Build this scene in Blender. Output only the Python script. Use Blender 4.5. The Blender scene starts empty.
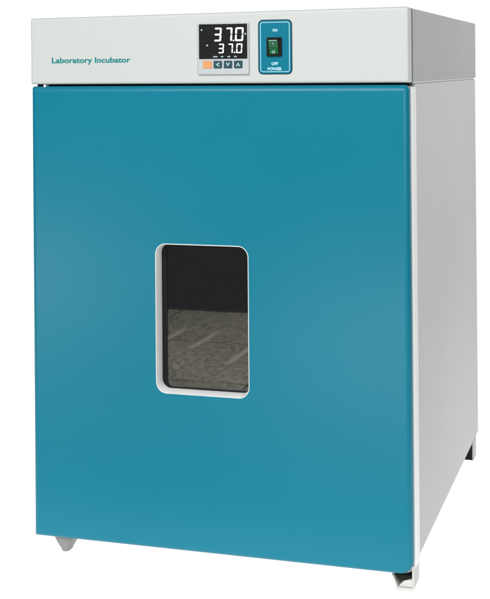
import bpy, bmesh, math, random
from mathutils import Vector, Matrix
random.seed(4)
sc = bpy.context.scene
C = sc.collection
W, D, S, H = .7342, .9086, .8667, 1.0     # width, depth, door/header joint, top (metres above the door's lower edge)
G = .030                                   # door's lower edge above the floor
BASE = Vector((W/2, D/2, -G))

# ------------------------------------------------------------------ materials
def mat(name, col, rough=.4, metal=0., bump=0., bscale=300., var=0., vscale=3., coat=0., spec=.5, emit=None):
    m = bpy.data.materials.new(name); m.use_nodes = True
    n = m.node_tree.nodes; l = m.node_tree.links
    b = n['Principled BSDF']
    b.inputs['Base Color'].default_value = (*col, 1)
    b.inputs['Roughness'].default_value = rough
    b.inputs['Metallic'].default_value = metal
    b.inputs['Coat Weight'].default_value = coat
    b.inputs['Coat Roughness'].default_value = .12
    b.inputs['Specular IOR Level'].default_value = spec
    tc = n.new('ShaderNodeTexCoord')
    if var:
        nz = n.new('ShaderNodeTexNoise'); nz.inputs['Scale'].default_value = vscale; nz.inputs['Detail'].default_value = 4
        l.new(tc.outputs['Object'], nz.inputs['Vector'])
        mx = n.new('ShaderNodeMix'); mx.data_type = 'RGBA'
        mx.inputs['A'].default_value = (*[c*(1-var) for c in col], 1)
        mx.inputs['B'].default_value = (*[min(1, c*(1+var)) for c in col], 1)
        l.new(nz.outputs['Fac'], mx.inputs['Factor']); l.new(mx.outputs['Result'], b.inputs['Base Color'])
        mr = n.new('ShaderNodeMapRange'); mr.inputs['To Min'].default_value = rough*.85; mr.inputs['To Max'].default_value = rough*1.15
        l.new(nz.outputs['Fac'], mr.inputs['Value']); l.new(mr.outputs['Result'], b.inputs['Roughness'])
    if bump:
        n2 = n.new('ShaderNodeTexNoise'); n2.inputs['Scale'].default_value = bscale; n2.inputs['Detail'].default_value = 2
        l.new(tc.outputs['Object'], n2.inputs['Vector'])
        # sheet steel is never perfectly flat: a slow wave under the powder-coat grain
        n3 = n.new('ShaderNodeTexNoise'); n3.inputs['Scale'].default_value = 3.5; n3.inputs['Detail'].default_value = 1
        l.new(tc.outputs['Object'], n3.inputs['Vector'])
        b2 = n.new('ShaderNodeBump'); b2.inputs['Strength'].default_value = .35; b2.inputs['Distance'].default_value = .004
        l.new(n3.outputs['Fac'], b2.inputs['Height'])
        bp = n.new('ShaderNodeBump'); bp.inputs['Strength'].default_value = bump; bp.inputs['Distance'].default_value = .0004
        l.new(n2.outputs['Fac'], bp.inputs['Height']); l.new(b2.outputs['Normal'], bp.inputs['Normal'])
        l.new(bp.outputs['Normal'], b.inputs['Normal'])
    if emit:
        b.inputs['Emission Color'].default_value = (*emit[0], 1); b.inputs['Emission Strength'].default_value = emit[1]
    return m

M = dict(
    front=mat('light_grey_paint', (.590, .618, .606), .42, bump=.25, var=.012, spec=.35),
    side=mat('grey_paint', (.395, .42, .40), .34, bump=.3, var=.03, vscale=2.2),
    housing=mat('grey_paint_shaded', (.165, .174, .162), .34, bump=.3, var=.03, vscale=2.2),  # darker copy of the side grey; the housing's shade is in the colour
    white=mat('white_paint', (.90, .91, .90), .35, bump=.15),
    blue=mat('blue_paint', (.004, .194, .286), .31, bump=.3, bscale=500, var=.06, vscale=2.3, spec=.30),
    teal=mat('teal_plate', (.0, .175, .27), .4, var=.03, spec=.25),
    ink=mat('teal_ink', (.0, .23, .23), .5, spec=.2),
    black=mat('black_rubber', (.010, .010, .009), .75, spec=.2),
    screen=mat('black_screen', (.010, .010, .011), .28),
    bezel=mat('grey_plastic', (.52, .56, .58), .4, var=.04, vscale=30),
    orange=mat('orange_key', (.74, .33, .13), .5),
    key=mat('dark_teal_key', (.01, .06, .08), .5),
    keymark=mat('pale_mark', (.50, .68, .72), .5),
    pale=mat('pale_blue_line', (.42, .72, .80), .5),
    digit=mat('lit_digit', (.8, .8, .8), .5, emit=((.93, .96, 1), .85)),
    green=mat('green_rocker', (.006, .085, .03), .25, emit=((.02, .5, .15), .05)),
    chamber=mat('chamber_steel', (.020, .019, .016), .5, var=.35, vscale=7, bump=.2, bscale=60),
    foot=mat('foot_metal', (.24, .24, .23), .5, metal=.1, var=.3, vscale=60),
    footlight=mat('foot_light_metal', (.62, .61, .58), .4, metal=.0, var=.25, vscale=70),
)

# shelf: grey speckled steel mesh
def shelf_mat():
    m = mat('shelf_steel', (.2, .19, .16), .42)
    n = m.node_tree.nodes; l = m.node_tree.links; b = n['Principled BSDF']
    tc = n.new('ShaderNodeTexCoord')
    v = n.new('ShaderNodeTexVoronoi'); v.inputs['Scale'].default_value = 190
    nz = n.new('ShaderNodeTexNoise'); nz.inputs['Scale'].default_value = 12; nz.inputs['Detail'].default_value = 6; nz.inputs['Roughness'].default_value = .7
    l.new(tc.outputs['Object'], v.inputs['Vector']); l.new(tc.outputs['Object'], nz.inputs['Vector'])
    mu = n.new('ShaderNodeMath'); mu.operation = 'MULTIPLY_ADD'; mu.inputs[1].default_value = .7
    l.new(v.outputs['Distance'], mu.inputs[0]); l.new(nz.outputs['Fac'], mu.inputs[2])
    cr = n.new('ShaderNodeValToRGB')
    cr.color_ramp.elements[0].position = .45; cr.color_ramp.elements[0].color = (.13, .125, .105, 1)
    cr.color_ramp.elements[1].position = 1.1; cr.color_ramp.elements[1].color = (.42, .40, .34, 1)
    l.new(mu.outputs[0], cr.inputs['Fac']); l.new(cr.outputs['Color'], b.inputs['Base Color'])
    bp = n.new('ShaderNodeBump'); bp.inputs['Strength'].default_value = .6; bp.inputs['Distance'].default_value = .001
    l.new(mu.outputs[0], bp.inputs['Height']); l.new(bp.outputs['Normal'], b.inputs['Normal'])
    return m
M['shelf'] = shelf_mat()
def tile_mat(name, lo, hi):
    m = mat(name, lo, .6)
    n = m.node_tree.nodes; l = m.node_tree.links; b = n['Principled BSDF']
    tc = n.new('ShaderNodeTexCoord')
    v = n.new('ShaderNodeTexNoise'); v.inputs['Scale'].default_value = 62; v.inputs['Detail'].default_value = 8; v.inputs['Roughness'].default_value = .75
    l.new(tc.outputs['Object'], v.inputs['Vector'])
    cr = n.new('ShaderNodeValToRGB')
    cr.color_ramp.elements[0].position = .40; cr.color_ramp.elements[0].color = (*lo, 1)
    cr.color_ramp.elements[1].position = .60; cr.color_ramp.elements[1].color = (*hi, 1)
    l.new(v.outputs['Fac'], cr.inputs['Fac']); l.new(cr.outputs['Color'], b.inputs['Base Color'])
    return m
M['tile'] = tile_mat('grey_tile', (.17, .165, .13), (.74, .71, .60))
M['tile_pale'] = tile_mat('pale_tile', (.32, .30, .25), (.70, .68, .60))
M['grout'] = mat('grout', (.07, .07, .06), .8)
M['scuff'] = mat('pale_scuff', (.80, .76, .64), .6)
def glass_mat():
    m = bpy.data.materials.new('window_glass'); m.use_nodes = True
    n = m.node_tree.nodes; l = m.node_tree.links; n.clear()
    o = n.new('ShaderNodeOutputMaterial'); t = n.new('ShaderNodeBsdfTransparent'); g = n.new('ShaderNodeBsdfGlossy')
    t.inputs['Color'].default_value = (.70, .70, .66, 1); g.inputs['Roughness'].default_value = .02
    x = n.new('ShaderNodeMixShader'); x.inputs[0].default_value = .17; l.new(t.outputs[0], x.inputs[1]); l.new(g.outputs[0], x.inputs[2])
    l.new(x.outputs[0], o.inputs['Surface'])
    return m
M['glass'] = glass_mat()
def backdrop_mat():          # added white sheet, hidden lamps shine through so no shadow shows
    m = bpy.data.materials.new('white_acrylic'); m.use_nodes = True
    n = m.node_tree.nodes; l = m.node_tree.links; n.clear()
    o = n.new('ShaderNodeOutputMaterial'); t = n.new('ShaderNodeBsdfTranslucent'); d = n.new('ShaderNodeBsdfDiffuse')
    t.inputs['Color'].default_value = (.9, .9, .895, 1); d.inputs['Color'].default_value = (.9, .9, .895, 1)
    x = n.new('ShaderNodeMixShader'); x.inputs[0].default_value = .04
    l.new(t.outputs[0], x.inputs[1]); l.new(d.outputs[0], x.inputs[2]); l.new(x.outputs[0], o.inputs['Surface'])
    return m
M['acrylic'] = backdrop_mat()

# ------------------------------------------------------------------ mesh helpers
def link(name, bm, mats, parent=None, smooth=False, base=BASE):
    bmesh.ops.recalc_face_normals(bm, faces=bm.faces)
    me = bpy.data.meshes.new(name)
    bmesh.ops.translate(bm, verts=bm.verts, vec=-base)
    bm.to_mesh(me); bm.free()
    for k in (mats if isinstance(mats, (list, tuple)) else [mats]): me.materials.append(M[k])
    if smooth:
        for p in me.polygons: p.use_smooth = True
        me.set_sharp_from_angle(angle=math.radians(smooth))
    o = bpy.data.objects.new(name, me); C.objects.link(o)
    if parent: o.parent = parent
    return o
def box(bm, x0, x1, y0, y1, z0, z1, bev=0., mi=0, seg=2):
    r = bmesh.ops.create_cube(bm, size=1)
    vs = r['verts']
    for v in vs:
        v.co = Vector(((x0+x1)/2+v.co.x*(x1-x0), (y0+y1)/2+v.co.y*(y1-y0), (z0+z1)/2+v.co.z*(z1-z0)))
    fs = {f for v in vs for f in v.link_faces}
    for f in fs: f.material_index = mi
    if bev:
        es = list({e for v in vs for e in v.link_edges})
        g = bmesh.ops.bevel(bm, geom=es, offset=bev, segments=seg, profile=.5, affect='EDGES')
        for f in g['faces']: f.material_index = mi
def loop(x0, x1, z0, z1, rad, ins, n=8):
    """rounded rectangle in the x-z plane; rad = (bl, br, tr, tl), inset by ins"""
    x0 += ins; x1 -= ins; z0 += ins; z1 -= ins
    pts = []
    for (cx, cz, sx, sz, a0, r) in ((x0, z0, 1, 1, 180, rad[0]), (x1, z0, -1, 1, 270, rad[1]), (x1, z1, -1, -1, 0, rad[2]), (x0, z1, 1, -1, 90, rad[3])):
        r = max(r-ins, .0004)
        for i in range(n+1):
            a = math.radians(a0+90*i/n)
            pts.append((cx+sx*r+r*math.cos(a), cz+sz*r+r*math.sin(a)))
    return pts
def layers(bm, ls, close_first=False, close_last=False, mi=0):
    """bridge successive loops given as (points, y)"""
    rows = [[bm.verts.new((p[0], y, p[1])) for p in pts] for pts, y in ls]
    n = len(rows[0])
    for a, b in zip(rows, rows[1:]):
        for i in range(n):
            f = bm.faces.new((a[i], a[(i+1) % n], b[(i+1) % n], b[i])); f.material_index = mi
    if close_first: bm.faces.new(rows[0]).material_index = mi
    if close_last: bm.faces.new(rows[-1]).material_index = mi
def slab(bm, x0, x1, z0, z1, rad, y0, y1, bev, hole=None, hrad=None, seg=6, mi=0):
    """plate with rounded corners and a rounded front edge, optionally with a window hole"""
    prof = [(bev*(1-math.sin(math.pi/2*i/seg)), y0+bev*(1-math.cos(math.pi/2*i/seg))) for i in range(seg+1)]
    ls = [(loop(x0, x1, z0, z1, rad, ins), y) for ins, y in prof]+[(loop(x0, x1, z0, z1, rad, 0), y1)]
    ls = [(loop(x0, x1, z0, z1, rad, bev*1.25+.0006), y0)]+ls         # keeps the flat of the plate flat when shaded
    if hole:
        h = loop(*hole, hrad, 0)
        ls = [(h, y1), (h, y0)]+ls+[(h, y1)]
        layers(bm, ls); bmesh.ops.remove_doubles(bm, verts=bm.verts, dist=1e-6)
    else:
        layers(bm, ls, True, True)
def prism(bm, pts, y0, y1, mi=0):
    a = [bm.verts.new((x, y0, z)) for x, z in pts]; b = [bm.verts.new((x, y1, z)) for x, z in pts]
    n = len(pts)
    for f in [bm.faces.new(a), bm.faces.new(b)]+[bm.faces.new((a[i], a[(i+1) % n], b[(i+1) % n], b[i])) for i in range(n)]: f.material_index = mi
def lettering(name, txt, xc, zc, width, m, parent, y, bold=.012, height=None, tilt=0.):
    cu = bpy.data.curves.new(name, 'FONT'); cu.body = txt; cu.offset = bold; cu.size = 1
    cu.extrude = .004; cu.resolution_u = 6
    t = bpy.data.objects.new(name, cu); C.objects.link(t)
    dg = bpy.context.evaluated_depsgraph_get()
    me = bpy.data.meshes.new_from_object(t.evaluated_get(dg))
    bpy.data.objects.remove(t); bpy.data.curves.remove(cu)
    xs = [v.co.x for v in me.vertices]; ys = [v.co.y for v in me.vertices]
    s = width/(max(xs)-min(xs)); cap = (height/(max(ys)-min(ys))) if height else s
    mx = (max(xs)+min(xs))/2; my = (max(ys)+min(ys))/2
    for v in me.vertices:
        X = (v.co.x-mx)*s; Z = (v.co.y-my)*cap; Y = -v.co.z*s
        v.co = Vector((xc+X, y+Y, zc+Z+X*tilt))-BASE
    me.materials.clear(); me.materials.append(M[m])
    o = bpy.data.objects.new(name, me); C.objects.link(o); o.parent = parent
    return o

# ------------------------------------------------------------------ the incubator
root = bpy.data.objects.new('laboratory_incubator', None); C.objects.link(root)
root.location = (W/2, D/2, 0)
root['label'] = 'grey floor-standing laboratory incubator with blue door, small dark window and digital display on top panel'
root['category'] = 'incubator'

WIN = (.2545, .4353, .2920, .5695)      # x0 x1 z0 z1 of the window opening
WR = (.020, .020, .020, .020)

# cabinet: folded sheet shell with an open chamber at the front
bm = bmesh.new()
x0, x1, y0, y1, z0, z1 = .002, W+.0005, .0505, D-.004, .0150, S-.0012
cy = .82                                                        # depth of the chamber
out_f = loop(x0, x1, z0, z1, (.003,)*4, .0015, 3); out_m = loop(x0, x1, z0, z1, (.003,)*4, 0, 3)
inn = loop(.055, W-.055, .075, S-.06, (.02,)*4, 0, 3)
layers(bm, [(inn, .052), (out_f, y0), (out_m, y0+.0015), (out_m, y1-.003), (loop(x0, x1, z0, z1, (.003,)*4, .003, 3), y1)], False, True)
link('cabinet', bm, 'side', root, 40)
bm = bmesh.new()
inn2 = loop(.055, W-.055, .075, S-.06, (.02,)*4, .0005, 3)
layers(bm, [(inn2, .0512), (inn2, cy)], False, True)
# shelf rails on the side walls of the chamber
for xx in (.0555, W-.0675):
    for zz in (.16, .2840, .44, .60, .74):
        box(bm, xx+.0005, xx+.0115, .07, cy-.004, zz-.006, zz, .001)
ch = link('chamber', bm, 'chamber', root, 40); ch['label'] = 'dark inside chamber seen through the door window'
# shelf seen through the window
bm = bmesh.new()
sz = .2925
box(bm, .072, W-.072, .085, .806, sz-.006, sz, .001)
for i in range(9):                                               # pressed ribs running front to back, in pairs
    xr = .10+i*.066
    for dx in (0, .016):
        if xr+dx < W-.09: box(bm, xr+dx, xr+dx+.0045, .10, .78, sz-.001, sz+.0028, .001)
for yr in (.30, .62):
    box(bm, .085, W-.085, yr, yr+.005, sz-.001, sz+.0018, .0007)
box(bm, .074, W-.074, .797, .803, sz-.001, sz+.010, .0015)
sh = link('shelf', bm, 'shelf', root, 40); sh['label'] = 'speckled grey metal shelf inside the chamber'

# housing above the door: sides, top and back
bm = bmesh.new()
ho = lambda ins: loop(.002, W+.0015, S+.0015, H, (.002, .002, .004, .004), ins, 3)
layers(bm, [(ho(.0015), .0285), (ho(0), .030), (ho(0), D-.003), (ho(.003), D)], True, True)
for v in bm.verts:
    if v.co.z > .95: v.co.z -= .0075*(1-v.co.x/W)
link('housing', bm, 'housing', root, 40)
# thin return flange closing the joint between housing and cabinet
bm = bmesh.new(); box(bm, .004, W-.0025, .053, D-.008, S-.0012, S+.0015)
link('joint_strip', bm, 'white', root)

# header panel (front of the housing)
bm = bmesh.new()
slab(bm, 0, W, S+.0004, H, (.002, .002, .006, .004), 0, .0280, .0055)
for v in bm.verts:                                               # the folded top edge falls a little towards the left
    if v.co.z > .95: v.co.z += .0015-.0075*(1-v.co.x/W)
hp = link('header_panel', bm, 'front', root, 40)
lettering('lettering', 'Laboratory Incubator', .1265, .9108, .1620, 'ink', hp, -.00012, .030, .0140)

# door
door = bpy.data.objects.new('door', None); C.objects.link(door); door.parent = root
bm = bmesh.new()
slab(bm, 0, W-.001, 0, S-.0034, (.004, .024, .010, .004), 0, .0195, .0115, WIN, WR)
link('door_panel', bm, 'blue', door, 40)
bm = bmesh.new()
slab(bm, -.0015, W+.0042, -.0050, S-.0060, (.006, .026, .006, .006),   .0200, .0440, .0070, WIN, WR)
link('door_edge', bm, 'white', door, 40)
# white reveal round the window
bm = bmesh.new()
wl = lambda e: loop(*WIN, WR, e)
wf = lambda e, sill: loop(WIN[0]+e, WIN[1]-e, WIN[2]+sill, WIN[3]-e, (.020-e,)*4, 0)
layers(bm, [(wl(-.0005), .0012), (wl(-.0005), -.0002), (wl(0), -.0006), (wl(.0006), -.0006), (wf(.0022, .0028), .0060), (wf(.0024, .0036), .0270), (wl(.0002), .0270)])
link('window_frame', bm, 'white', door, 50)
bm = bmesh.new(); layers(bm, [(wl(.0005), .0275), (wl(.0005), .0312)], True, True)
wp = link('window_pane', bm, 'glass', door)
bm = bmesh.new()                                                 # black bead in front of the pane
bo = loop(WIN[0]+.0026, WIN[1]-.0026, WIN[2]+.0038, WIN[3]-.0026, (.0172,)*4, 0)
bi = loop(WIN[0]+.0125, WIN[1]-.0050, WIN[2]+.0062, WIN[3]-.0080, (.010,)*4, 0)
layers(bm, [(bo, .0260), (bi, .0263), (bi, .0272), (bo, .0272), (bo, .0260)])
link('window_bead', bm, 'black', door, 30)
bm = bmesh.new(); layers(bm, [(wl(.0022), .0318), (wl(.0105), .0318), (wl(.0125), .0350), (wl(.0125), .0480), (wl(.0022), .0480), (wl(.0022), .0318)])
link('window_gasket', bm, 'black', door, 30)
# rubber seal round the chamber mouth
bm = bmesh.new()
gl = lambda e: loop(.008, W-.0075, .022, S-.0045, (.02,)*4, e)
layers(bm, [(gl(0), .0441), (gl(.016), .0441), (gl(.016), .0502), (gl(0), .0502), (gl(0), .0441)])
link('door_seal', bm, 'black', door, 30)
# dark filler behind the gap over the door, and the hinge pins
bm = bmesh.new(); box(bm, .003, W-.004, .0245, .0500, S-.0062, S+.0012)
link('gap_seal', bm, 'black', root)
bm = bmesh.new(); box(bm, .0245, .0290, .006, .022, S-.0060, S+.0002, .001); link('hinge', bm, 'white', root)

# temperature controller
def P(x0, x1, z0, z1): return x0, x1, z0, z1
bm = bmesh.new()
slab(bm, .3425, .4410, .8838, .9775, (.002,)*4, -.0050, .0015, .0012)
tc = link('temperature_controller', bm, 'bezel', root, 40)
bm = bmesh.new(); slab(bm, .3455, .4386, .9122, .9762, (.0008,)*4, -.0058, -.0040, .0004)
link('screen', bm, 'screen', tc, 40)
SEG = dict(a=(.10, .90, .93), g=(.14, .86, .5), d=(.10, .90, .07))
def digit(bm, n, x0, x1, z0, z1, y):
    w, h = x1-x0, z1-z0; t = .115*h; s = .03*w/.01*.0
    def P2(u, v): return (x0+u*w+(v-.5)*h*.06, z0+v*h)
    tu = t/w*1.05; tv = t/h
    hs = {'a': 1-tv, 'g': .5-tv/2, 'd': 0}
    on = {'3': 'abgcd', '7': 'abc', '0': 'abcdef'}[n]
    for c in on:
        if c in 'agd':
            v = hs[c]; e = tu*.55
            pts = [P2(e, v), P2(1-e, v), P2(1-e*.5, v+tv/2), P2(1-e, v+tv), P2(e, v+tv), P2(e*.5, v+tv/2)]
        else:
            u = 0 if c in 'ef' else 1-tu
            v0, v1 = ((.5, 1) if c in 'bf' else (0, .5))
            e = tv*.5
            pts = [P2(u, v0+e), P2(u+tu/2, v0+e*.4), P2(u+tu, v0+e), P2(u+tu, v1-e), P2(u+tu/2, v1-e*.4), P2(u, v1-e)]
        prism(bm, pts, y, y+.0006)
ys = -.0063
rows = [((.3755, .3893), (.3976, .4101), (.4160, .4315), .9445, .9693, .4124), ((.3836, .3938), (.4020, .4112), (.4179, .4290), .9226, .9399, .4143)]
for a, b, c, z0, z1, dp in rows:
    for ch_, (xa, xb) in zip('370', (a, b, c)):
        bm = bmesh.new(); digit(bm, ch_, xa, xb, z0, z1, ys); link('digit', bm, 'digit', tc)
    bm = bmesh.new(); box(bm, dp-.0011, dp+.0011, ys, ys+.0006, z0, z0+.0022); link('decimal_point', bm, 'digit', tc)
for x, z in ((.3510, .9656), (.3615, .9372), (.4352, .9574)):
    bm = bmesh.new(); slab(bm, x-.0015, x+.0015, z-.0015, z+.0015, (.0014,)*4, ys, ys+.0006, .0001); link('indicator_light', bm, 'keymark', tc)
for k, x in enumerate((.3775, .3905, .4035, .4160)):
    w = (.0042, .0024, .0026, .0026)[k]
    bm = bmesh.new()
    for q in range(3): box(bm, x-w+q*w*.72, x-w+q*w*.72+w*.5, ys, ys+.0005, .9152, .9172+.0004*(q % 2))
    link('caption_mark', bm, 'keymark', tc)
def chevron(bm, cx, cz, w, h, ang, y, mi):
    c, s = math.cos(ang), math.sin(ang)
    pts = [(-w, -h), (0, h), (w, -h), (w*.5, -h), (0, h*.15), (-w*.5, -h)]
    prism(bm, [(cx+c*u-s*v, cz+s*u+c*v) for u, v in pts], y, y+.0005, mi)
for k, (xa, xb) in enumerate(((.3530, .3708), (.3737, .3900), (.3934, .4096), (.4130, .4292))):
    bm = bmesh.new(); slab(bm, xa, xb, .8948, .9088, (.0018,)*4, -.0062, -.0042, .0006)
    cx = (xa+xb)/2
    if k: chevron(bm, cx, .9020, .0042, .0034, (0, math.pi/2, math.pi, 0)[k], -.0067, 1)
    kk = link('button', bm, ['orange' if k == 0 else 'key', 'keymark'], tc, 40)
    kk['label'] = 'orange set button' if k == 0 else ('button with left arrow', 'button with down arrow', 'button with up arrow')[k-1]

# power switch plate
bm = bmesh.new()
slab(bm, .4592, .5206, .8845, .9812, (.0075,)*4, -.0016, .0012, .0006)
sp = link('switch_plate', bm, 'teal', root, 40)
bm = bmesh.new()
ln = lambda e: loop(.4592, .5206, .8845, .9812, (.0075,)*4, e)
layers(bm, [(ln(.0030), -.0018), (ln(.0042), -.0018), (ln(.0042), -.0014), (ln(.0030), -.0014), (ln(.0030), -.0018)])
link('border_line', bm, 'pale', sp)
bm = bmesh.new()
layers(bm, [(ln(-.0014), .0012), (ln(-.0014), -.0004), (ln(.0001), -.0004), (ln(.0001), .0012)])
link('plate_edge', bm, 'screen', sp)
lettering('lettering', 'ON', .4901, .9632, .0092, 'pale', sp, -.0017, .05, .0052)
lettering('lettering', 'OFF', .4892, .9026, .0125, 'pale', sp, -.0017, .05, .0056)
lettering('lettering', 'POWER', .4892, .8933, .0270, 'pale', sp, -.0017, .05, .0056)
bm = bmesh.new()
ro = lambda e: loop(.4752, .5030, .9158, .9500, (.0015,)*4, e, 3)
layers(bm, [(ro(0), -.0014), (ro(0), -.0050), (ro(.0006), -.0056), (ro(.0030), -.0056), (ro(.0034), -.0024), (ro(.0034), -.0019)], False, True)
sw = link('power_switch', bm, 'black', root, 40)
bm = bmesh.new()                                                 # rocker: two faces meeting at a shallow angle, the lower one pressed in
xa, xb = .4792, .4962
pr = [(.9198, .0010), (.9198, -.0032), (.9330, -.0048), (.9458, -.0088), (.9458, .0010)]
A = [bm.verts.new((xa, y, z)) for z, y in pr]; B = [bm.verts.new((xb, y, z)) for z, y in pr]
bm.faces.new(A); bm.faces.new(B)
for i in range(5): bm.faces.new((A[i], A[(i+1) % 5], B[(i+1) % 5], B[i]))
rk = link('rocker', bm, 'green', sw)
bm = bmesh.new()
box(bm, .4806, .4948, -.0094, -.0087, .9442, .9452)              # pale ridge along the top
box(bm, .4870, .4882, -.0074, -.0060, .9376, .9402)              # I mark
layers(bm, [(loop(.4846, .4908, .9215, .9262, (.0022,)*4, e, 4), y) for e, y in ((0, -.0046), (.0010, -.0046), (.0010, -.0030), (0, -.0030), (0, -.0046))])
link('rocker_mark', bm, 'keymark', rk)

# feet
def foot_front(x0, x1, bx0, bx1, y0, y1, m, lab, lip=0.):
    bm = bmesh.new()
    top, bot = .0150, -G+.0002
    secs = [(top, 0), (-.004, .08), (-.014, .42), (-.022, .78), (bot+.002, 1.0), (bot, 1.05)]
    rows = []
    for z, t in secs:
        a = x0+(bx0-x0)*t; b = x1+(bx1-x1)*t; ya = y0+.004*t; yb = y1-.012*t
        rows.append([bm.verts.new(p) for p in ((a, ya, z), (b, ya, z), (b, yb, z), (a, yb, z))])
    for r0, r1 in zip(rows, rows[1:]):
        for i in range(4): bm.faces.new((r0[i], r0[(i+1) % 4], r1[(i+1) % 4], r1[i]))
    bm.faces.new(rows[0]); bm.faces.new(rows[-1])
    bmesh.ops.bevel(bm, geom=[e for e in bm.edges if abs(e.verts[0].co.z-e.verts[1].co.z) > .001], offset=.0075, segments=5, profile=.5, affect='EDGES')
    o = link('foot', bm, m, root, 45)
    if lab: o['label'] = lab
    return o
f1 = foot_front(.0340, .0750, .0480, .0640, .014, .060, 'foot', 'grey tapered front foot')
bm = bmesh.new()                                                 # front foot under the free side: bent light sheet bracket with an open throat
xL, xR = .6930, W-.0010
for pts in ([(xL, -.0050), (xL+.0030, -.0050), (.7050, -.0262), (.7010, -.0262)],):
    prism(bm, pts, .012, .060)
prism(bm, [(.7005, -G+.0002), (xR-.003, -G+.0002), (xR-.003, -.0245), (.7030, -.0245)], .010, .064)
prism(bm, [(.7050, -.0240), (xR-.0035, -.0240), (xR-.0035, -.0100), (.7160, -.0130)], .0125, .060)
prism(bm, [(xR-.003, -G+.0004), (xR-.0004, -.0270), (xR, .0146), (xR-.003, .0146)], .010, .066)
f2 = link('foot', bm, 'footlight', root); f2['label'] = 'pale bent metal front foot'
bm = bmesh.new(); prism(bm, [(.6985, -.0040), (.7290, -.0040), (.7180, -.0125), (.7060, -.0130)], .014, .056)
link('throat_shade', bm, 'black', f2)  # black block set in the open throat in place of its shade
for xa, xb, xs in ((W-.0400, W-.0030, 1), (.0060, .0430, -1)):
    bm = bmesh.new(); box(bm, xa, xb, .815, .860, -G+.0002, .0146, .001)  # rear foot block, black all over
    r = link('foot', bm, 'black', root); r['label'] = 'black rear foot behind a grey cheek'
    bm = bmesh.new()
    if xs > 0: box(bm, W-.0026, W+.0002, .813, .863, -G+.0002, .0146, .0006)
    else: box(bm, .0024, .0056, .813, .863, -G+.0002, .0146, .0006)
    link('foot_cheek', bm, 'side', r)

# ------------------------------------------------------------------ backdrop: added translucent sheet curving up, lit through by hidden lamps
bm = bmesh.new()
FR, BK, R0, TOPZ, XL, XR = -.26, 3.2, 1.2, 5.0, -4.0, 1.8
prof = [(FR, 0), (BK-R0, 0)]+[(BK-R0+R0*math.sin(a), R0-R0*math.cos(a)) for a in [math.pi/2*i/14 for i in range(1, 15)]]+[(BK, TOPZ)]
Lv = [bm.verts.new((XL, y, z-G)) for y, z in prof]; Rv = [bm.verts.new((XR, y, z-G)) for y, z in prof]
for i in range(len(prof)-1): bm.faces.new((Lv[i], Rv[i], Rv[i+1], Lv[i+1]))
bd = link('backdrop', bm, 'acrylic', None, 60, base=Vector((0, 0, -G)))
bd['kind'] = 'structure'; bd['label'] = 'backlit white sheet, added as blank ground under and behind the incubator'

# move everything: the floor is z = 0
def area(name, loc, target, sx, sy, watts, col=(1, 1, 1)):
    d = bpy.data.lights.new(name, 'AREA'); d.shape = 'RECTANGLE'; d.size = sx; d.size_y = sy; d.energy = watts; d.color = col
    o = bpy.data.objects.new(name, d); C.objects.link(o); o.location = loc
    o.rotation_euler = (Vector(target)-Vector(loc)).to_track_quat('-Z', 'Y').to_euler()
    return o
# grey tiled floor in front of the backdrop: it is what the window pane mirrors
bm = bmesh.new()
y0, y1 = -2.43, FR-.004
xs_ = [-3.6+.6*i for i in range(12)]
for i, xa in enumerate(xs_[:-1]):
    for k in range(4):
        ya = y1-(k+1)*.5415
        box(bm, xa+.005, xa+.595, ya+.005, ya+.5365, -G-.02, -G-.004, .002, mi=(i*7+k*3) % 5 == 0 and 1 or 0)
box(bm, xs_[0], xs_[-1], y0, y1, -G-.03, -G-.0085, 0, 2)
for xa, L in ((-.62, .42), (-.15, .5), (-.34, .30), (-.47, .36), (-.05, .22)):      # worn pale scuffs along the tiles
    box(bm, xa, xa+.018, y0+.35, y0+.35+L, -G-.0045, -G-.0030, .0005, mi=3)
fl = link('floor', bm, ['tile', 'tile_pale', 'grout', 'scuff'], None, 40, base=Vector((0, 0, -G)))
fl['kind'] = 'structure'; fl['label'] = 'grey speckled tiled floor mirrored in the incubator window'
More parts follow.
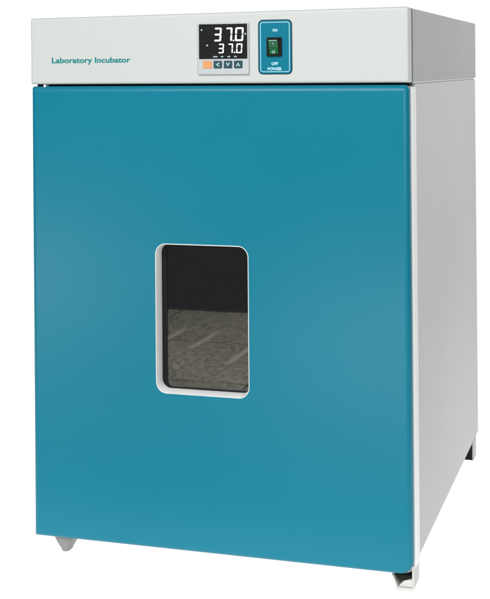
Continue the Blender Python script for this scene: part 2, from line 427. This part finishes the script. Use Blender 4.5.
area('sheet_underlight', (0, 1.0, -.9), (0, 1.0, 1), 10, 6.5, 272)  # unseen lamp added below the sheet to whiten the ground
area('sheet_backlight', (0, BK+.9, 2.6), (0, 0, 2.6), 10, 5.5, 255)  # unseen lamp added behind the sheet to whiten the background
area('key_softbox', (.1, -2.7, 2.7), (.35, -.4, .5), 2.0, 1.4, 86)
area('door_fill_strip', (-.95, -1.55, .24), (.20, 0, .45), .95, .22, 4.2)  # unseen strip lamp added to raise a sheen on the door's left
area('door_fill_strip', (.58, -1.55, .12), (.60, 0, .45), .95, .16, 3.2)  # second added strip, for the sheen lower right on the door
area('side_fill', (2.3, -2.8, 1.5), (.60, .2, .5), 1.2, 1.6, 40)

w = bpy.data.worlds.new('World'); sc.world = w; w.use_nodes = True
w.node_tree.nodes['Background'].inputs[0].default_value = (.9, .95, 1, 1)
w.node_tree.nodes['Background'].inputs[1].default_value = .10

# ------------------------------------------------------------------ camera
cd = bpy.data.cameras.new('camera'); co = bpy.data.objects.new('camera', cd); C.objects.link(co); sc.camera = co
yaw, pit, rol = -.3001, .0048, -.0080
f = Vector((math.sin(yaw)*math.cos(pit), math.cos(yaw)*math.cos(pit), math.sin(pit)))
r = Vector((math.cos(yaw), -math.sin(yaw), 0)); u = r.cross(f)
r2 = r*math.cos(rol)+u*math.sin(rol); u2 = -r*math.sin(rol)+u*math.cos(rol)
co.matrix_world = Matrix(((r2.x, u2.x, -f.x, 1.1395), (r2.y, u2.y, -f.y, -2.2852), (r2.z, u2.z, -f.z, .8921+G), (0, 0, 0, 1)))
cd.sensor_fit = 'HORIZONTAL'; cd.sensor_width = 36; cd.lens = 1310/490*36
cd.shift_x = 0; cd.shift_y = -(299.5-63.5)/490
cd.clip_start = .05; cd.clip_end = 100

sc.view_settings.view_transform = 'Standard'; sc.view_settings.look = 'None'
sc.view_settings.exposure = 0; sc.view_settings.gamma = 1
sc.render.engine = 'CYCLES'
sc.cycles.max_bounces = 10; sc.cycles.transparent_max_bounces = 16
